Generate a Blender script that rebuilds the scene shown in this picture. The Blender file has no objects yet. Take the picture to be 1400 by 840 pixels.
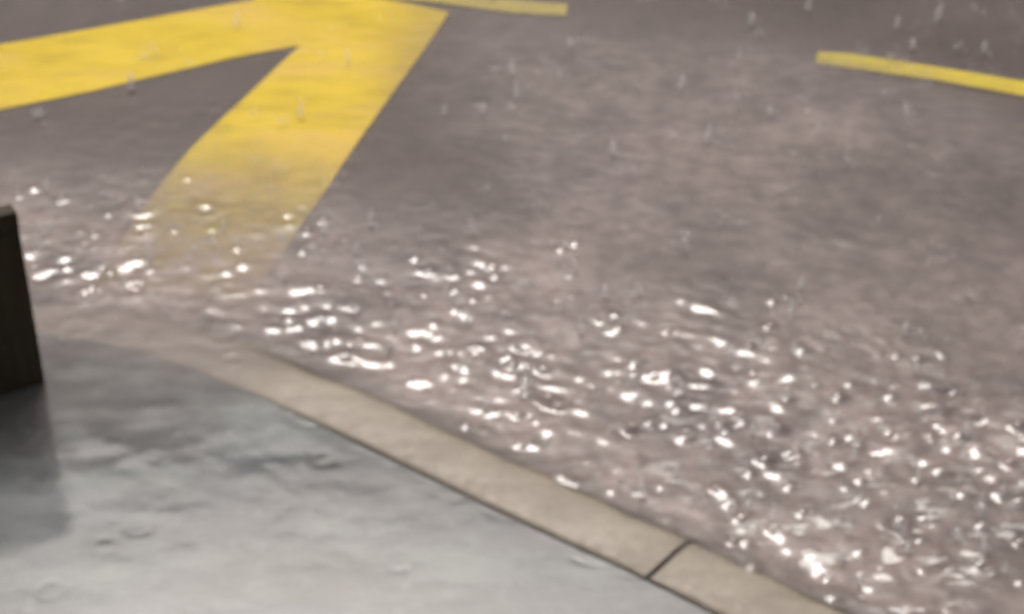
# A flooded kerb in heavy rain: tarmac road with yellow markings, tan kerb stones,
# wet pavement and a dark box bollard, seen from eye height with a long lens.
import bpy, bmesh, math, random
import numpy as np

rng = np.random.default_rng(7)
random.seed(7)
R = math.radians
scene = bpy.context.scene
col = scene.collection

# ------------------------------------------------------------------ camera
PW, PH, F = 1400.0, 840.0, 2413.0          # photograph size and focal length in its pixels
CAM_H, PITCH = 1.70, R(32)


def ground(u, v, z=0.0):
    """The point at height z that the photograph shows at pixel (u, v)."""
    a, b = (u - PW / 2) / F, (v - PH / 2) / F
    c, s = math.cos(PITCH), math.sin(PITCH)
    dx, dy, dz = a, c - b * s, -s - b * c
    t = (z - CAM_H) / dz
    return (dx * t, dy * t)


cam_d = bpy.data.cameras.new('camera')
cam = bpy.data.objects.new('camera', cam_d)
col.objects.link(cam)
cam.location = (0, 0, CAM_H)
cam.rotation_euler = (R(90) - PITCH, 0, 0)
cam_d.sensor_width = 36
cam_d.lens = 36 * F / PW
cam_d.clip_start, cam_d.clip_end = 0.05, 600
cam_d.dof.use_dof = True                    # a phone whose focus is a little short of the street
cam_d.dof.focus_distance = 0.85
cam_d.dof.aperture_fstop = 15
scene.camera = cam

# ------------------------------------------------------------------ helpers


def tag(o, label=None, cat=None, group=None, kind=None):
    if label: o['label'] = label
    if cat: o['category'] = cat
    if group: o['group'] = group
    if kind: o['kind'] = kind
    return o


def link(name, me, mat, parent=None, smooth=False):
    o = bpy.data.objects.new(name, me)
    col.objects.link(o)
    me.materials.append(mat)
    if smooth:
        me.polygons.foreach_set('use_smooth', [True] * len(me.polygons))
    if parent is not None:
        o.parent = parent
    return o


def grid_mesh(name, xs, ys, zfun):
    X, Y = np.meshgrid(xs, ys)
    Z = zfun(X, Y)
    co = np.stack([X, Y, Z], -1).reshape(-1, 3)
    nx, ny = len(xs), len(ys)
    i = (np.arange(ny - 1)[:, None] * nx + np.arange(nx - 1)[None, :]).reshape(-1)
    quads = np.stack([i, i + 1, i + nx + 1, i + nx], -1).astype(np.int32)
    me = bpy.data.meshes.new(name)
    me.vertices.add(len(co))
    me.vertices.foreach_set('co', co.astype(np.float32).reshape(-1))
    me.loops.add(quads.size)
    me.loops.foreach_set('vertex_index', quads.reshape(-1))
    me.polygons.add(len(quads))
    me.polygons.foreach_set('loop_start', np.arange(0, quads.size, 4, dtype=np.int32))
    me.polygons.foreach_set('loop_total', np.full(len(quads), 4, dtype=np.int32))
    me.update(calc_edges=True)
    return me, X, Y, Z


def spread(lo, hi, step, far):
    """Coordinates that are dense between lo and hi and widen out to +-far."""
    mid = np.arange(lo, hi + step, step)
    a, out, d = mid[-1], [], step
    while a < far:
        d *= 1.35; a += d; out.append(a)
    b, inn, d = mid[0], [], step
    while b > -far:
        d *= 1.35; b -= d; inn.append(b)
    return np.concatenate([np.array(inn[::-1]), mid, np.array(out)])


def smooth01(t):
    t = np.clip(t, 0, 1)
    return t * t * (3 - 2 * t)


# ------------------------------------------------------------------ material helpers
class NT:
    def __init__(self, name):
        self.m = bpy.data.materials.new(name)
        self.m.use_nodes = True
        self.t = self.m.node_tree
        self.t.nodes.clear()
        self.out = self.t.nodes.new('ShaderNodeOutputMaterial')

    def n(self, typ, **kw):
        nd = self.t.nodes.new('ShaderNode' + typ)
        for k, v in kw.items():
            if k.startswith('i_'):
                key = k[2:]
                key = int(key) if key.isdigit() else key.replace('_', ' ')
                nd.inputs[key].default_value = v
            else:
                setattr(nd, k, v)
        return nd

    def l(self, a, b):
        self.t.links.new(a, b)

    def noise(self, scale, detail=3, rough=.55, vec=None, dist=0.0):
        nd = self.n('TexNoise')
        nd.inputs['Scale'].default_value = scale
        nd.inputs['Detail'].default_value = detail
        nd.inputs['Roughness'].default_value = rough
        nd.inputs['Distortion'].default_value = dist
        self.l(vec if vec is not None else self.pos(), nd.inputs['Vector'])
        return nd.outputs['Fac']

    def pos(self):
        if not hasattr(self, '_p'):
            self._p = self.n('NewGeometry').outputs['Position']
        return self._p

    def stretch(self, sx, sy, sz=1, rz=0):
        mp = self.n('Mapping')
        mp.inputs['Scale'].default_value = (sx, sy, sz)
        mp.inputs['Rotation'].default_value = (0, 0, rz)
        self.l(self.pos(), mp.inputs['Vector'])
        return mp.outputs['Vector']

    def ramp(self, fac, stops):
        nd = self.n('ValToRGB')
        e = nd.color_ramp.elements
        while len(e) < len(stops):
            e.new(.5)
        for k, (p, c) in enumerate(stops):
            e[k].position = p
            e[k].color = (*c, 1) if len(c) == 3 else c
        self.l(fac, nd.inputs[0])
        return nd.outputs['Color']

    def mixc(self, fac, a, b, mode='MIX'):
        nd = self.n('MixRGB', blend_type=mode)
        for s, v in ((0, fac), (1, a), (2, b)):
            if isinstance(v, (int, float)): nd.inputs[s].default_value = v
            elif isinstance(v, tuple): nd.inputs[s].default_value = (*v, 1)
            else: self.l(v, nd.inputs[s])
        return nd.outputs[0]

    def math(self, op, a, b=None, clamp=False):
        nd = self.n('Math', operation=op, use_clamp=clamp)
        for s, v in ((0, a), (1, b)):
            if v is None: continue
            if isinstance(v, (int, float)): nd.inputs[s].default_value = v
            else: self.l(v, nd.inputs[s])
        return nd.outputs[0]

    def remap(self, v, a, b, c, d):
        nd = self.n('MapRange')
        self.l(v, nd.inputs[0])
        for k, x in zip((1, 2, 3, 4), (a, b, c, d)): nd.inputs[k].default_value = x
        return nd.outputs[0]

    def bump(self, h, strength, dist):
        nd = self.n('Bump')
        nd.inputs['Strength'].default_value = strength
        nd.inputs['Distance'].default_value = dist
        self.l(h, nd.inputs['Height'])
        return nd.outputs['Normal']

    def principled(self, color, rough, normal=None, spec=.5, **kw):
        nd = self.n('BsdfPrincipled')
        for key, v in (('Base Color', color), ('Roughness', rough), ('Specular IOR Level', spec), *kw.items()):
            key = key.replace('_', ' ')
            if isinstance(v, (int, float)): nd.inputs[key].default_value = v
            elif isinstance(v, tuple): nd.inputs[key].default_value = (*v, 1) if len(v) == 3 else v
            else: self.l(v, nd.inputs[key])
        if normal is not None: self.l(normal, nd.inputs['Normal'])
        self.l(nd.outputs[0], self.out.inputs['Surface'])
        return nd


def mat_tarmac():
    k = NT('tarmac')
    big = k.noise(1.6, 4)
    mid = k.noise(9, 4, .6)
    c1 = k.ramp(big, [(.3, (.078, .054, .047)), (.7, (.108, .076, .065))])
    c1 = k.mixc(k.remap(k.noise(3.1, 5, .65), .44, .62, 0, .7), c1, (.128, .088, .084))
    c1 = k.mixc(k.remap(k.noise(5.5, 4, .6, k.stretch(1.4, .7)), .52, .66, 0, .6), c1, (.060, .052, .047))
    fine = k.noise(260, 2, .7)
    c2 = k.mixc(k.remap(fine, .35, .7, 0, .5), c1, (.07, .06, .056))
    c3 = k.mixc(k.remap(mid, .5, .75, 0, .45), c2, (.135, .112, .10))
    h = k.math('ADD', k.noise(240, 2), k.math('MULTIPLY', k.noise(30, 3), .6))
    k.principled(c3, k.remap(mid, .3, .7, .42, .62), k.bump(h, .35, .004), .12)
    return k.m


def mat_pavement():
    k = NT('wet_concrete')
    big = k.noise(2.1, 6, .68, k.stretch(.75, 1.25))
    mid = k.noise(7, 5, .62, k.stretch(.6, 1.6))
    c = k.ramp(big, [(.38, (.058, .061, .063)), (.5, (.108, .114, .118)), (.62, (.180, .189, .194))])
    c = k.mixc(k.remap(k.noise(2.6, 4, .6, k.stretch(.7, 1.3)), .46, .58, 0, .6), c, (.125, .108, .106))
    c = k.mixc(k.remap(k.noise(5.2, 5, .68, k.stretch(.6, 1.5)), .52, .62, 0, .65), c, (.200, .216, .206))
    c = k.mixc(k.remap(mid, .48, .72, 0, .6), c, (.082, .082, .080))
    c = k.mixc(k.remap(k.noise(28, 5, .7), .54, .68, 0, .5), c, (.235, .24, .24))
    c = k.mixc(k.remap(k.noise(48, 3, .7), .62, .70, 0, .7), c, (.05, .046, .042))
    c = k.mixc(k.remap(k.noise(150, 2, .7), .55, .75, 0, .25), c, (.26, .25, .245))
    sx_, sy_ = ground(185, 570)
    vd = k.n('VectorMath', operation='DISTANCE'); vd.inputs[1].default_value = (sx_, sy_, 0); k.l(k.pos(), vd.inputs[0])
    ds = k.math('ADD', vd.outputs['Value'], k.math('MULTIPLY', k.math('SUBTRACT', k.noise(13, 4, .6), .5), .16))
    c = k.mixc(k.remap(ds, .05, .11, .62, 0), c, (.060, .058, .056))           # dark smudge of reflection by the bollard, painted into the concrete colour
    h = k.math('ADD', k.noise(130, 3), k.math('MULTIPLY', mid, .8))
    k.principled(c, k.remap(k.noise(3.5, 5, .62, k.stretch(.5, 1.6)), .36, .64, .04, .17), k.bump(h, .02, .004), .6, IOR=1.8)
    return k.m


def mat_kerb():
    k = NT('kerb_stone_tan')
    long_ = k.noise(16, 4, .6, k.stretch(.25, 1.4, 1, R(40)))
    spot = k.noise(60, 3, .6)
    c = k.ramp(long_, [(.3, (.222, .182, .140)), (.5, (.282, .238, .188)), (.72, (.335, .288, .236))])
    c = k.mixc(k.remap(spot, .55, .75, 0, .45), c, (.19, .158, .125))
    c = k.mixc(k.remap(k.noise(220, 2, .7), .55, .8, 0, .35), c, (.40, .355, .30))
    c = k.mixc(k.remap(k.noise(6, 5, .65), .45, .62, 0, .65), c, (.205, .170, .136))
    h = k.math('ADD', k.noise(180, 3), k.math('MULTIPLY', spot, .7))
    k.principled(c, k.remap(spot, .3, .7, .42, .6), k.bump(h, .3, .003), .45)
    return k.m


def mat_paint(name, base, pale, wear=.5, chalk=1.4):
    k = NT(name)
    a = k.noise(5.5, 5, .62, k.stretch(.6, 1.3))
    c = k.ramp(a, [(.40, base), (.5, tuple(.7 * x + .3 * y for x, y in zip(base, pale))), (.60, pale)])
    dirt = k.noise(14, 5, .65, k.stretch(.5, 1.6))
    c = k.mixc(k.remap(dirt, .50, .64, 0, wear), c, tuple(x * .62 for x in base))
    c = k.mixc(k.remap(k.noise(11, 6, .7, k.stretch(.45, 1.7)), .54, .68, 0, .5), c, (.50, .325, .012))
    c = k.mixc(k.remap(k.noise(190, 2, .7), .62, .75, 0, .35), c, (.16, .13, .09))
    c = k.mixc(k.remap(k.noise(3.2, 4, .6, k.stretch(.5, 1.2, 1, .5)), .47, .6, 0, .7), c, tuple(x * y for x, y in zip(pale, (.98, .90, chalk))))
    k.principled(c, .38, k.bump(k.noise(170, 3), .25, .003), .1)
    return k.m


def mat_water():
    """Muddy rain water: clear when shallow, opaque with depth (vertex attribute 'depth', metres)."""
    k = NT('flood_water')
    dep = k.n('Attribute', attribute_name='depth').outputs['Fac']
    churn = k.n('Attribute', attribute_name='churn').outputs['Fac']
    al = k.math('SUBTRACT', 1.0, k.math('POWER', 2.71828, k.math('MULTIPLY', k.math('MAXIMUM', k.math('SUBTRACT', dep, .0045), 0.0), -1 / .044)))
    al = k.math('MULTIPLY', al, k.math('MULTIPLY', k.remap(k.noise(3.6, 6, .68, k.stretch(1.2, .75)), .36, .64, .5, 1.12), k.remap(k.noise(24, 4, .6, k.stretch(.9, 1.2)), .35, .65, .70, 1.15)))
    al = k.math('ADD', al, k.math('MULTIPLY', churn, k.remap(k.noise(22, 4, .6), .45, .7, 0, .25)), True)
    cl = k.ramp(k.noise(7, 5, .62, k.stretch(.9, 1.1)), [(.3, (.232, .178, .162)), (.7, (.300, .236, .217))])
    cl = k.mixc(k.remap(k.noise(2.4, 3, .5), .45, .65, 0, .55), cl, (.285, .222, .216))
    cl = k.mixc(k.math('MULTIPLY', churn, k.remap(k.noise(34, 4, .6), .52, .7, 0, .5)), cl, (.34, .31, .285))
    glint_paint = k.n('Attribute', attribute_name='glint_paint').outputs['Fac']
    glint_mask = k.math('MULTIPLY', k.remap(k.noise(21, 4, .6, k.stretch(.8, 1.5, 1, R(-35)), .5),   .56, .62, 0, 1), glint_paint, True)
    cl = k.mixc(glint_mask, cl, (.74, .70, .665))  # white glints painted into the water's colour
    al = k.math('MAXIMUM', al, k.math('MULTIPLY', glint_mask, .9))
    bmp = k.bump(k.noise(42, 3, .55, k.stretch(.75, 1.6)), .22, .004)
    k.l(k.remap(dep, .006, .03, 0, .14), bmp.node.inputs['Strength'])
    dif = k.n('BsdfDiffuse'); k.l(cl, dif.inputs[0]); k.l(bmp, dif.inputs['Normal'])
    tr = k.n('BsdfTransparent')
    body = k.n('MixShader'); k.l(al, body.inputs[0]); k.l(tr.outputs[0], body.inputs[1]); k.l(dif.outputs[0], body.inputs[2])
    gl = k.n('BsdfGlossy'); k.l(k.remap(dep, .004, .03, .06, .08), gl.inputs['Roughness']); k.l(bmp, gl.inputs['Normal'])
    fr = k.n('Fresnel'); k.l(k.remap(dep, .005, .035, 1.24, 1.58), fr.inputs['IOR']); k.l(bmp, fr.inputs['Normal'])
    mx = k.n('MixShader'); k.l(fr.outputs[0], mx.inputs[0]); k.l(body.outputs[0], mx.inputs[1]); k.l(gl.outputs[0], mx.inputs[2])
    k.l(mx.outputs[0], k.out.inputs['Surface'])
    return k.m


def mat_splash():
    k = NT('splash_water')
    tr = k.n('BsdfTransparent')
    dif = k.n('BsdfDiffuse'); dif.inputs[0].default_value = (.95, .92, .90, 1)
    tl = k.n('BsdfTranslucent'); tl.inputs[0].default_value = (.95, .92, .90, 1)
    gl = k.n('BsdfGlossy'); gl.inputs['Roughness'].default_value = .1
    w = k.n('MixShader'); w.inputs[0].default_value = .5; k.l(dif.outputs[0], w.inputs[1]); k.l(tl.outputs[0], w.inputs[2])
    a = k.n('MixShader'); a.inputs[0].default_value = .22; k.l(tr.outputs[0], a.inputs[1]); k.l(w.outputs[0], a.inputs[2])
    b = k.n('MixShader'); b.inputs[0].default_value = .06; k.l(a.outputs[0], b.inputs[1]); k.l(gl.outputs[0], b.inputs[2])
    c = k.n('MixShader'); k.l(k.n('NewGeometry').outputs['Backfacing'], c.inputs[0])
    k.l(b.outputs[0], c.inputs[1]); k.l(tr.outputs[0], c.inputs[2])
    k.l(c.outputs[0], k.out.inputs['Surface'])
    return k.m


def mat_bollard():
    k = NT('dark_brown_wood')
    g = k.noise(26, 5, .6, k.stretch(2.2, 2.2, .12))
    c = k.ramp(g, [(.3, (.034, .025, .014)), (.55, (.052, .041, .026)), (.78, (.076, .065, .046))])
    k.principled(c, k.remap(k.noise(9, 3), .3, .7, .5, .75), k.bump(g, .3, .002), .12)
    return k.m


def mat_plain(name, color, rough=.6):
    k = NT(name)
    c = k.mixc(k.remap(k.noise(40, 4), .35, .7, 0, .5), color, tuple(x * .55 for x in color))
    k.principled(c, rough, k.bump(k.noise(90, 3), .2, .002), .3)
    return k.m


M_TARMAC, M_PAVE, M_KERB = mat_tarmac(), mat_pavement(), mat_kerb()
M_YELLOW = mat_paint('yellow_road_paint', (.64, .470, .004), (.69, .515, .018), .55, 5.0)
M_LINE = mat_paint('yellow_line_paint', (.66, .53, .006), (.70, .58, .03), .3)
M_PALE = mat_paint('worn_yellow_line_paint', (.58, .49, .05), (.60, .52, .09), .35)
M_WATER, M_SPLASH, M_BOLLARD = mat_water(), mat_splash(), mat_bollard()
M_JOINT = mat_plain('dirty_joint', (.085, .068, .052), .8)

# ------------------------------------------------------------------ the kerb line
WATER_Z = 0.004
KERB_W = 0.185
back_px = [(1130, 898), (1000, 837), (875, 775), (700, 695), (560, 628), (420, 561), (330, 518), (250, 486), (170, 462), (90, 447), (0, 438)]
pts = [ground(u, v, .02) for u, v in back_px]
d0 = np.array(pts[0]) - np.array(pts[2]); d0 /= np.linalg.norm(d0)
d1 = np.array(pts[-1]) - np.array(pts[-2]); d1 /= np.linalg.norm(d1)
ctrl = np.array([np.array(pts[0]) + d0 * 30, np.array(pts[0]) + d0 * .6, *pts, np.array(pts[-1]) + d1 * .6, np.array(pts[-1]) + d1 * 30])


def catmull(P, n=14):
    out = []
    for i in range(len(P) - 1):
        p0, p1, p2, p3 = P[max(i - 1, 0)], P[i], P[i + 1], P[min(i + 2, len(P) - 1)]
        if np.linalg.norm(p2 - p1) > 5:
            out += [p1 + (p2 - p1) * t for t in np.linspace(0, 1, n, endpoint=False)]
            continue
        if np.linalg.norm(p1 - p0) > 5: p0 = p1 - (p2 - p1)
        if np.linalg.norm(p3 - p2) > 5: p3 = p2 + (p2 - p1)
        for t in np.linspace(0, 1, n, endpoint=False):
            out.append(.5 * ((2 * p1) + (-p0 + p2) * t + (2 * p0 - 5 * p1 + 4 * p2 - p3) * t * t + (-p0 + 3 * p1 - 3 * p2 + p3) * t ** 3))
    out.append(P[-1])
    return np.array(out)


CURVE = catmull(ctrl)
# two passes of smoothing take out the jitter of the measured points
for _ in range(30):
    CURVE[1:-1] = .5 * CURVE[1:-1] + .25 * (CURVE[:-2] + CURVE[2:]) if False else CURVE[1:-1]
SEG = np.diff(CURVE, axis=0)
SL = np.linalg.norm(SEG, axis=1)
S = np.concatenate([[0], np.cumsum(SL)])
TAN = np.gradient(CURVE, S, axis=0); TAN /= np.linalg.norm(TAN, axis=1)[:, None]
NOR = np.stack([TAN[:, 1], -TAN[:, 0]], -1)                     # towards the road (right of the way it runs)


def kerb_at(s):
    p = np.array([np.interp(s, S, CURVE[:, 0]), np.interp(s, S, CURVE[:, 1])])
    n = np.array([np.interp(s, S, NOR[:, 0]), np.interp(s, S, NOR[:, 1])])
    return p, n / np.linalg.norm(n)


def s_of(u, v):
    p = np.array(ground(u, v, .02))
    return S[np.argmin(np.linalg.norm(CURVE - p, axis=1))]


def kerb_dist(X, Y):
    """Signed distance to the back line of the kerb, positive on the road, and the run along it."""
    sh = X.shape
    Pn = np.stack([X.reshape(-1), Y.reshape(-1)], -1)
    best = np.full(len(Pn), 1e9); sgn = np.ones(len(Pn)); run = np.zeros(len(Pn))
    step = 3
    A = CURVE[::step]; 
    if not np.allclose(A[-1], CURVE[-1]): A = np.vstack([A, CURVE[-1]])
    SA = np.concatenate([[0], np.cumsum(np.linalg.norm(np.diff(A, axis=0), axis=1))])
    for i in range(len(A) - 1):
        a, b = A[i], A[i + 1]
        e = b - a; L2 = e @ e
        t = np.clip(((Pn - a) @ e) / L2, 0, 1)
        q = Pn - (a + t[:, None] * e)
        dd = np.hypot(q[:, 0], q[:, 1])
        m = dd < best
        best[m] = dd[m]
        sgn[m] = np.where(e[1] * q[m, 0] - e[0] * q[m, 1] >= 0, 1, -1)
        run[m] = SA[i] + t[m] * math.sqrt(L2)
    return (best * sgn).reshape(sh), run.reshape(sh)


GUTTER = .115


def road_z(d):
    e = np.maximum(d - KERB_W + .02, 0)
    z = -GUTTER + GUTTER * (1 - np.exp(-(e / .34) ** 1.5))
    z = z + np.clip(e, 0, 5) * .004
    return np.where(d < KERB_W - .06, -.16, z)


def road_xy(X, Y, D):
    """The tarmac sags a little to the right of the arrow, where more muddy water stands."""
    dip = smooth01((X + .38) / .6) * smooth01((D - .3) / .3) * smooth01((2.02 - D) / .7)
    return road_z(D) - .068 * dip * (.8 + .35 * np.sin(X * 3.1 + Y * 1.7) * np.sin(Y * 4.3 - X * 2.2))


# ------------------------------------------------------------------ ground sheet: the road
gx, gy = spread(-2.4, 2.4, .03, 260), spread(1.2, 5.6, .03, 260)
me, X, Y, Z = grid_mesh('road', gx, gy, lambda X, Y: road_xy(X, Y, kerb_dist(X, Y)[0]))
tag(link('road', me, M_TARMAC, smooth=True), kind='structure')

# ------------------------------------------------------------------ pavement slab behind the kerb
bm = bmesh.new()
line = [CURVE[i] - NOR[i] * .0008 for i in range(len(CURVE))]
last, first = line[-1], line[0]
poly = [(p[0], p[1]) for p in line] + [(-34, -40), (34, -40)]
top = [bm.verts.new((x, y, 0)) for x, y in poly]
f = bm.faces.new(top)
ex = bmesh.ops.extrude_face_region(bm, geom=[f])
for v in [g for g in ex['geom'] if isinstance(g, bmesh.types.BMVert)]:
    v.co.z = -.14
bmesh.ops.recalc_face_normals(bm, faces=bm.faces)
bmesh.ops.triangulate(bm, faces=[q for q in bm.faces if len(q.verts) > 4])
me = bpy.data.meshes.new('pavement'); bm.to_mesh(me); bm.free()
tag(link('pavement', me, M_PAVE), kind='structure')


# ------------------------------------------------------------------ kerb stones
GAP = .005
S_J = s_of(890, 775)
S_B = s_of(548, 622)
S_C = s_of(250, 486)
S_E = s_of(0, 438)


def kerb_top(s):
    """Height of the kerb's top: proud of the water on the right, sinking under it towards the bollard."""
    t = smooth01(np.array((s - s_of(500, 598)) / (s_of(150, 458) - s_of(500, 598))))
    return float(.0075 - .0165 * t)


def kerb_stone(s0, s1, label):
    n = max(6, int((s1 - s0) / .03))
    n = min(n, 90)
    bm = bmesh.new()
    rows = []
    wob = random.random() * 9
    for s in np.linspace(s0, s1, n):
        p, nn = kerb_at(s)
        zt = kerb_top(s)
        endd = min(s - s0, s1 - s)
        near_joint = min(abs(s - (S_J - GAP)), abs(s - (S_J + GAP)))
        r = .004 * max(0, 1 - near_joint / .012)                 # worn arrises at the open joint
        j = .0016 * math.sin(s * 21 + wob) + .0012 * math.sin(s * 53 + 2 * wob)
        sec = [(0, -.2), (0, zt - .006), (.003, zt - .002), (.010, zt - r * .6), (.045, zt + .001 - r), (.080, zt - r + j * .3),
               (.097 + j * 2.5, zt - .002 - r), (.114 + j * 3, zt - .009), (.136 + j * 2.5, zt - .017), (.155 + j * 2, zt - .029), (.170 + j, zt - .048),
               (.180, zt - .08), (KERB_W + .006, -.2)]
        rows.append([bm.verts.new((p[0] + nn[0] * d, p[1] + nn[1] * d, z)) for d, z in sec])
    for a, b in zip(rows, rows[1:]):
        for k in range(len(a) - 1):
            bm.faces.new((a[k], a[k + 1], b[k + 1], b[k]))
        bm.faces.new((a[-1], a[0], b[0], b[-1]))
    bm.faces.new(rows[0][::-1]); bm.faces.new(rows[-1])
    bmesh.ops.recalc_face_normals(bm, faces=bm.faces)
    me = bpy.data.meshes.new('kerb_stone'); bm.to_mesh(me); bm.free()
    o = link('kerb_stone', me, M_KERB, smooth=True)
    me.set_sharp_from_angle(angle=R(42))
    tag(o, label, 'kerb stone', 'tan kerb stones edging the wet pavement', 'thing')
    return o


kerb_stone(S_J - 3.0, S_J - GAP, 'tan kerb stone at the lower right corner, beyond the dark open joint')
kerb_stone(S_J + GAP, S_B - .0003, 'straight dry tan kerb stone whose right end meets the dark open joint')
kerb_stone(S_B + .0003, S_C - .0003, 'curving tan kerb stone that starts dry and dips under the flood water')
kerb_stone(S_C + .0003, S_E + 1.2, 'sunken kerb stone under brown water, right beside the dark bollard')
# mud in the open joint
p, nn = kerb_at(S_J)
t_ = np.array([-nn[1], nn[0]])
bm = bmesh.new()
vs = []
for z in (-.15, kerb_top(S_J) - .009):
    for a, b in ((.004, -GAP), (.15, -GAP), (.15, GAP), (.004, GAP)):
        q = p + nn * a + t_ * b
        vs.append(bm.verts.new((q[0], q[1], z)))
for ff in ((0, 1, 2, 3), (4, 5, 6, 7), (0, 1, 5, 4), (1, 2, 6, 5), (2, 3, 7, 6), (3, 0, 4, 7)):
    bm.faces.new([vs[i] for i in ff])
bmesh.ops.recalc_face_normals(bm, faces=bm.faces)
me = bpy.data.meshes.new('joint_mud'); bm.to_mesh(me); bm.free()
tag(link('joint_mud', me, M_JOINT), 'dark mud packed in the open joint between two dry kerb stones', 'mud', kind='stuff')



# ------------------------------------------------------------------ painted markings, 3 mm thick, laid on the tarmac
def on_road(u, v):
    z = .004
    for _ in range(12):
        x, y = ground(u, v, z)
        a, b = np.array([[x]]), np.array([[y]])
        z = .5 * z + .5 * (float(road_xy(a, b, kerb_dist(a, b)[0])[0, 0]) + .003)
    return ground(u, v, z)


def marking(name, px, mat, label, cat, z_off=.003, sub=.04):
    w = [on_road(u, v) for u, v in px]
    bm = bmesh.new()
    f = bm.faces.new([bm.verts.new((x, y, 0)) for x, y in w])
    if f.normal.z < 0: f.normal_flip()
    bmesh.ops.triangulate(bm, faces=[f])
    # cut into small cells so the paint follows the dished road
    for ax in (0, 1):
        lo = min(q[ax] for q in w); hi = max(q[ax] for q in w)
        c = math.floor(lo / sub) * sub + sub
        while c < hi:
            no = (1, 0, 0) if ax == 0 else (0, 1, 0)
            co = (c, 0, 0) if ax == 0 else (0, c, 0)
            bmesh.ops.bisect_plane(bm, geom=bm.verts[:] + bm.edges[:] + bm.faces[:], plane_co=co, plane_no=no, dist=1e-6)
            c += sub
    xs = np.array([[v.co.x for v in bm.verts]]); ys = np.array([[v.co.y for v in bm.verts]])
    z = road_xy(xs, ys, kerb_dist(xs, ys)[0])[0]
    for v, h in zip(bm.verts, z): v.co.z = h + z_off
    ex = bmesh.ops.extrude_face_region(bm, geom=bm.faces[:])
    for v in [g for g in ex['geom'] if isinstance(g, bmesh.types.BMVert)]:
        v.co.z -= z_off + .002
    bmesh.ops.recalc_face_normals(bm, faces=bm.faces)
    me = bpy.data.meshes.new(name); bm.to_mesh(me); bm.free()
    return tag(link(name, me, mat), label, cat, kind='thing')


marking('road_arrow', [(-160, 88), (0, 61), (132, 38), (270, 13), (345, 0), (420, -60), (560, -60), (488, -6), (560, 5),
                       (614, 17), (510, 165), (447, 258), (385, 349), (340, 410), (130, 390), (190, 292), (261, 203), (330, 138), (410, 62), (333, 76),
                       (220, 102), (119, 126), (0, 150), (-160, 184)],
        M_YELLOW, 'broad forked yellow arrow painted on the road, its near arm fading under water', 'road marking')
marking('road_line', [(470, -16), (620, -5), (700, 1), (776, 7), (774, 22), (700, 18), (600, 4), (470, -6)],
        M_PALE, 'pale worn yellow dash painted just right of the big arrow', 'road marking', .005)
marking('road_line', [(1114, 88), (1119, 72), (1160, 75), (1280, 93), (1400, 113), (1560, 146), (1560, 164), (1400, 133), (1280, 111), (1160, 94)],
        M_LINE, 'bright thin yellow dash running off the right edge of the photo', 'road marking', .006)

# ------------------------------------------------------------------ flood water over road, gutter and pavement
up_px = [(-200, 255), (60, 275), (200, 298), (330, 322), (500, 350), (700, 385), (950, 440), (1150, 470), (1300, 530), (1420, 590), (1600, 640)]
up = np.array([ground(u, v) for u, v in up_px])
STEP = .005
wx, wy = spread(-1.75, 1.75, STEP, 250), spread(1.78, 4.7, STEP, 250)
X, Y = np.meshgrid(wx, wy)
D, RUN = kerb_dist(X, Y)
inside = (smooth01((X + 1.75) / .1) * smooth01((1.75 - X) / .1) * smooth01((Y - 1.78) / .08) * smooth01((4.7 - Y) / .2))
dup = Y - np.interp(X, up[:, 0], up[:, 1])                      # how far beyond the upper edge of the rough water
front = D - KERB_W
churn = smooth01(1 - (dup + .14) / .40) * smooth01((front + .07) / .06)
cx_, cy_ = ground(1395, 835)
churn *= 1 - .9 * smooth01(1.6 - np.hypot((X - cx_) / .09, (Y - cy_) / .06))      # a slack eddy
churn = np.clip(churn, 0, 1)
side = np.clip((X + 1.3) / 2.0, 0, 1)
churn_amp = churn * (.68 + .30 * side + .35 * smooth01((X - .1) / .8))
pave = (D < 0).astype(float)
RZ = np.where(D < .002, 0.0, road_xy(X, Y, D))
RZ0 = np.where(D < .002, 0.0, road_z(D))


def field(n, wl, seed):
    r = np.random.default_rng(seed); h = np.zeros_like(X)
    for _ in range(n):
        a = r.normal(math.pi / 2, .75); L = r.uniform(*wl); p = r.uniform(0, 6.28)
        h += np.cos((X * math.cos(a) + Y * math.sin(a)) * 2 * math.pi / L + p) * L
    return h / (math.sqrt(n) * np.mean(wl))


warp = field(8, (.3, .8), 3)
h = field(38, (.030, .085), 1) * (.00026 + .0015 * churn_amp - .00016 * pave) * (.62 + .55 * warp)
h += field(30, (.035, .085), 9) * .0023 * churn * smooth01((X - .0) / .75) * (.6 + .5 * warp)
h += field(18, (.06, .22), 2) * (.00022 + .0008 * churn_amp - .00010 * pave)
h += field(14, (.02, .045), 5) * .00006
h += field(30, (.022, .05), 15) * .00050 * churn * (.6 + .6 * warp)
qx, qy = ground(190, 560)
h += field(16, (.05, .14), 6) * pave * .0009 * np.exp(-((X - qx) / .16) ** 2 - ((Y - qy) / .16) ** 2)
h += field(20, (.05, .13), 8) * pave * .00026
h += field(20, (.03, .07), 10) * pave * .00010


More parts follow.
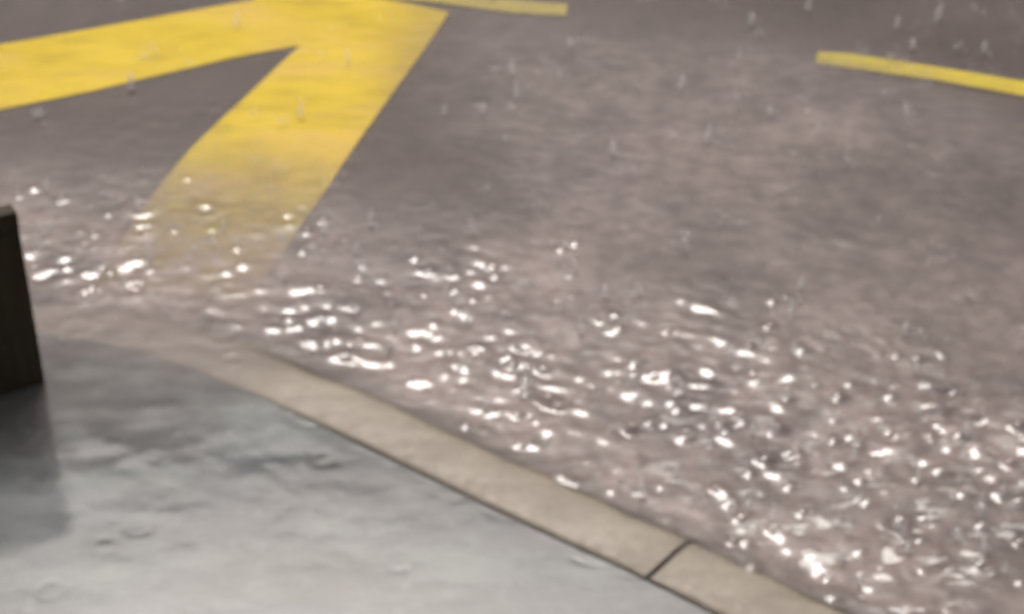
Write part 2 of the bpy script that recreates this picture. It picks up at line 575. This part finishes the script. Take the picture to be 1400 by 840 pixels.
def add_rings(n, density, rmin, rmax, amp, seed):
    r = np.random.default_rng(seed)
    done = tries = 0
    while done < n and tries < n * 60:
        tries += 1
        x, y = r.uniform(-1.7, 1.7), r.uniform(1.85, 4.6)
        i, j = np.searchsorted(wy, y), np.searchsorted(wx, x)
        if r.random() > density[i, j]: continue
        done += 1
        r0 = r.uniform(rmin, rmax); A = amp * r.uniform(.35, 1.15); w = r.uniform(.008, .016)
        rad = r0 + 3.2 * w
        i0, i1 = np.searchsorted(wy, [y - rad, y + rad]); j0, j1 = np.searchsorted(wx, [x - rad, x + rad])
        dx = X[i0:i1, j0:j1] - x; dy = Y[i0:i1, j0:j1] - y
        rr = np.hypot(dx, dy)
        q = A * np.exp(-((rr - r0) / w) ** 2) * (1 - .9 * ((rr - r0) / w) ** 2) / (1 + r0 * 30)
        q += .9 * A * np.exp(-(rr / (w * .9)) ** 2) * r.choice([1, .3, -.5])
        h[i0:i1, j0:j1] += q


add_rings(150, churn_amp ** 1.3, .010, .035, .0034, 11)
add_rings(420, churn_amp, .001, .004, .0036, 14)
add_rings(420, (1 - churn) * (D > 0) * .8, .006, .04, .0014, 12)
add_rings(60, pave, .006, .022, .0006, 13)
h *= inside
base = np.maximum(WATER_Z, RZ0 + .0060)
base = np.where(D < KERB_W, WATER_Z, base)
WZ = base + h
WZ = np.where(D < 0, np.maximum(WZ, .0012), WZ)
me, _, _, _ = grid_mesh('water', wx, wy, lambda a, b: WZ)
RUNX = RUN
KT = .0075 - .0165 * smooth01((RUNX - s_of(500, 598)) / (s_of(150, 458) - s_of(500, 598)))
dep = np.clip(base - RZ, .0, .2)
dep = np.where(D < 0, .003, dep)
dep = np.where((D >= 0) & (D < KERB_W), np.clip(WATER_Z - KT + np.clip(D - .105, 0, 1) * 1.9, 0, .2), dep)
WL = smooth01((RUNX - s_of(430, 566)) / (s_of(150, 458) - s_of(430, 566)))
dep = np.where(D < KERB_W, dep + .034 * WL * np.exp(np.minimum(D - .02, 0) / .10), dep)      # mud carried over the sunken kerb
dep = np.where((D > 0) & (D < KERB_W), dep - .012 * WL * np.clip(1 - D / .12, 0, 1), dep)
GLINT_PAINT = np.clip(churn * smooth01(1 - (front - .04) / .34) * smooth01((X - .0) / .7) + .35 * churn * smooth01((X + .2) / .8), 0, 1)  # where the painted glints lie, thickest along the kerb on the right
for nm, val in (('glint_paint', GLINT_PAINT), ('depth', dep), ('churn', churn * inside)):
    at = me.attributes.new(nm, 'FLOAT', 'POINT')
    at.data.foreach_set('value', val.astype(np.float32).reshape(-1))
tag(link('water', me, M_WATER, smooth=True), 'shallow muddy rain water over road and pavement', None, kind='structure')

# ------------------------------------------------------------------ rain splashes: beads, jets and crowns thrown up by the drops
sv, sf = [], []
ICO = None
bm = bmesh.new(); bmesh.ops.create_icosphere(bm, subdivisions=2, radius=1)
ICO = (np.array([v.co[:] for v in bm.verts]), [[v.index for v in ff.verts] for ff in bm.faces]); bm.free()


def blob(c, r, sz=1.0):
    o = len(sv)
    for q in ICO[0]: sv.append((c[0] + q[0] * r, c[1] + q[1] * r, c[2] + q[2] * r * sz))
    sf.extend([[o + i for i in ff] for ff in ICO[1]])


def spray(x, y, z, s):
    for a in range(random.randint(16, 30)):                  # a puff of fine spray over the spot a drop has hit
        blob((x + random.gauss(0, .0075) * s, y + random.gauss(0, .0075) * s, z + abs(random.gauss(0, .010)) * s), random.uniform(.0014, .0032))


def splash(x, y, z, s):
    kind = random.random()
    if s > 1.9 or kind > .8:
        spray(x, y, z, s * .8)
        return
    if kind < .62:                                             # a leaning jet with a bead at its head
        hh = random.uniform(.010, .022) * s
        lx, ly = random.uniform(-.25, .25) * hh, random.uniform(-.25, .25) * hh
        for t in (0, .25, .5, .75):
            blob((x + lx * t, y + ly * t, z + hh * t), .0042 * s * (1.3 - t), 1.9)
        blob((x + lx, y + ly, z + hh), .0036 * s, 1.2)
    elif kind < .72:                                          # a ragged crown
        n = random.randint(5, 8); rr = random.uniform(.005, .011) * s
        for a in range(n):
            t = a / n * 6.283 + random.uniform(-.3, .3); g = random.uniform(.5, 1.2)
            blob((x + math.cos(t) * rr * g, y + math.sin(t) * rr * g, z + .003 * s * g), .0036 * s * random.uniform(.6, 1.2), 1.5)
    else:                                                     # loose beads
        for a in range(random.randint(2, 4)):
            blob((x + random.gauss(0, .012), y + random.gauss(0, .012), z + random.uniform(.002, .02)), random.uniform(.002, .0045) * s)


def place(n, dens, s0, s1):
    done = 0
    while done < n:
        x, y = random.uniform(-1.6, 1.6), random.uniform(1.9, 4.55)
        i, j = np.searchsorted(wy, y), np.searchsorted(wx, x)
        if random.random() > dens[i, j]: continue
        done += 1
        splash(x, y, WZ[i, j], random.uniform(s0, s1))


place(220, churn_amp ** 1.5, .7, 1.6)
place(190, (1 - churn) * (D > .2), 1.0, 3.0)
place(14, pave * (Y > 2.6), .6, 1.0)
me = bpy.data.meshes.new('rain_splashes'); me.from_pydata(sv, [], sf)
tag(link('rain_splashes', me, M_SPLASH, smooth=True), 'small splashes and beads of water thrown up where raindrops hit the flooded road', 'splashes', kind='stuff')


# ------------------------------------------------------------------ dark box bollard on the pavement
def box_mesh(name, lo, hi, bev):
    bm = bmesh.new(); bmesh.ops.create_cube(bm, size=1)
    for v in bm.verts:
        v.co = [lo[i] + (v.co[i] + .5) * (hi[i] - lo[i]) for i in range(3)]
    bmesh.ops.bevel(bm, geom=bm.edges[:], offset=bev, segments=3, profile=.6, affect='EDGES')
    me = bpy.data.meshes.new(name); bm.to_mesh(me); bm.free()
    return me


cr = np.array(ground(63, 523, .0)); cl_ = np.array(ground(0, 541, .0))
ang = math.atan2(cr[1] - cl_[1], cr[0] - cl_[0])
# height of the top: solve so that the vertical over the base corner reaches v = 284
def v_of(x, y, z):
    c, s = math.cos(PITCH), math.sin(PITCH)
    rel = z - CAM_H
    dep_ = y * c - rel * s
    return PH / 2 - F * (y * s + rel * c) / dep_


lo_, hi_ = .1, .9
for _ in range(50):
    mid_ = (lo_ + hi_) / 2
    if v_of(cr[0], cr[1], mid_) > 290: lo_ = mid_
    else: hi_ = mid_
BH = lo_
root = bpy.data.objects.new('bollard', None); col.objects.link(root)
root.location = (cr[0], cr[1], 0); root.rotation_euler = (0, 0, ang)
root.empty_display_size = .1
tag(root, 'dark brown slab bollard standing on the wet pavement at the left edge', 'bollard', kind='thing')
BW, BT = .26, .034
link('body', box_mesh('body', (-BW, .001, -.01), (-.001, BT - .001, BH - .0355), .003), M_BOLLARD, root)
link('cap', box_mesh('cap', (-BW - .001, 0, BH - .034), (0, BT, BH), .004), M_BOLLARD, root)

# ------------------------------------------------------------------ rain in the air: single falling drops, flattened round and a little long
sv, sf = [], []
n = 0
while n < 150:
    x, y, z = random.uniform(-1.3, 1.3), random.uniform(1.3, 4.4), random.uniform(.06, 1.3)
    if abs(x) > y * .32 or math.hypot(y, z - CAM_H) < 1.2: continue
    blob((x, y, z), random.uniform(.0012, .0024), random.uniform(1.3, 2.6)); n += 1
me = bpy.data.meshes.new('rain'); me.from_pydata(sv, [], sf)
tag(link('rain', me, M_SPLASH, smooth=True), 'raindrops falling through the air above the flooded road', 'rain', kind='stuff')

# ------------------------------------------------------------------ light: overcast sky, soft sun straight ahead
SUN_EL, SUN_AZ = 56, 12                                          # degrees; azimuth to the left of the view
world = bpy.data.worlds.new('World'); scene.world = world; world.use_nodes = True
nt = world.node_tree; nt.nodes.clear()
wo = nt.nodes.new('ShaderNodeOutputWorld'); bg = nt.nodes.new('ShaderNodeBackground')
sky = nt.nodes.new('ShaderNodeTexSky'); sky.sky_type = 'NISHITA'; sky.sun_disc = False
sky.sun_elevation = R(SUN_EL); sky.sun_rotation = R(-SUN_AZ); sky.dust_density = 6; sky.air_density = 1.2
hs = nt.nodes.new('ShaderNodeHueSaturation'); hs.inputs['Saturation'].default_value = .22
tint = nt.nodes.new('ShaderNodeMixRGB'); tint.blend_type = 'MULTIPLY'; tint.inputs[0].default_value = 1
tint.inputs[2].default_value = (1, .965, .93, 1)
nt.links.new(sky.outputs[0], hs.inputs['Color']); nt.links.new(hs.outputs[0], tint.inputs[1])
nt.links.new(tint.outputs[0], bg.inputs[0]); nt.links.new(bg.outputs[0], wo.inputs[0])
tc = nt.nodes.new('ShaderNodeTexCoord'); sx = nt.nodes.new('ShaderNodeSeparateXYZ')      # CIE overcast: the zenith three times the horizon
mr = nt.nodes.new('ShaderNodeMapRange'); mr.inputs[1].default_value = 0; mr.inputs[2].default_value = 1
mr.inputs[3].default_value = .22; mr.inputs[4].default_value = 1.50
cm = nt.nodes.new('ShaderNodeMixRGB'); cm.blend_type = 'MULTIPLY'; cm.inputs[0].default_value = 1
nt.links.new(tc.outputs['Generated'], sx.inputs[0]); nt.links.new(sx.outputs[2], mr.inputs[0])
nt.links.new(tint.outputs[0], cm.inputs[1]); nt.links.new(mr.outputs[0], cm.inputs[2]); nt.links.new(cm.outputs[0], bg.inputs[0])
bg.inputs[1].default_value = .11
sd = bpy.data.lights.new('sun', 'SUN'); sd.energy = 1.5; sd.angle = R(18); sd.color = (1, .95, .90)
so = bpy.data.objects.new('sun', sd); col.objects.link(so)
import mathutils
dirv = mathutils.Vector((math.sin(R(-SUN_AZ)) * math.cos(R(SUN_EL)), math.cos(R(-SUN_AZ)) * math.cos(R(SUN_EL)), math.sin(R(SUN_EL))))
so.rotation_euler = dirv.to_track_quat('Z', 'Y').to_euler()

# ------------------------------------------------------------------ colour and render settings
vs_ = scene.view_settings
scene.display_settings.display_device = 'sRGB'
vs_.view_transform = 'Standard'; vs_.look = 'None'; vs_.exposure = 0.0; vs_.gamma = 1; vs_.use_curve_mapping = False
scene.render.engine = 'CYCLES'
cy = scene.cycles
cy.use_denoising = True
try:
    cy.denoising_input_passes = 'RGB'
except Exception:
    pass
cy.max_bounces = 8; cy.transparent_max_bounces = 12
cy.sample_clamp_indirect = 4
scene.render.filter_size = 2.0
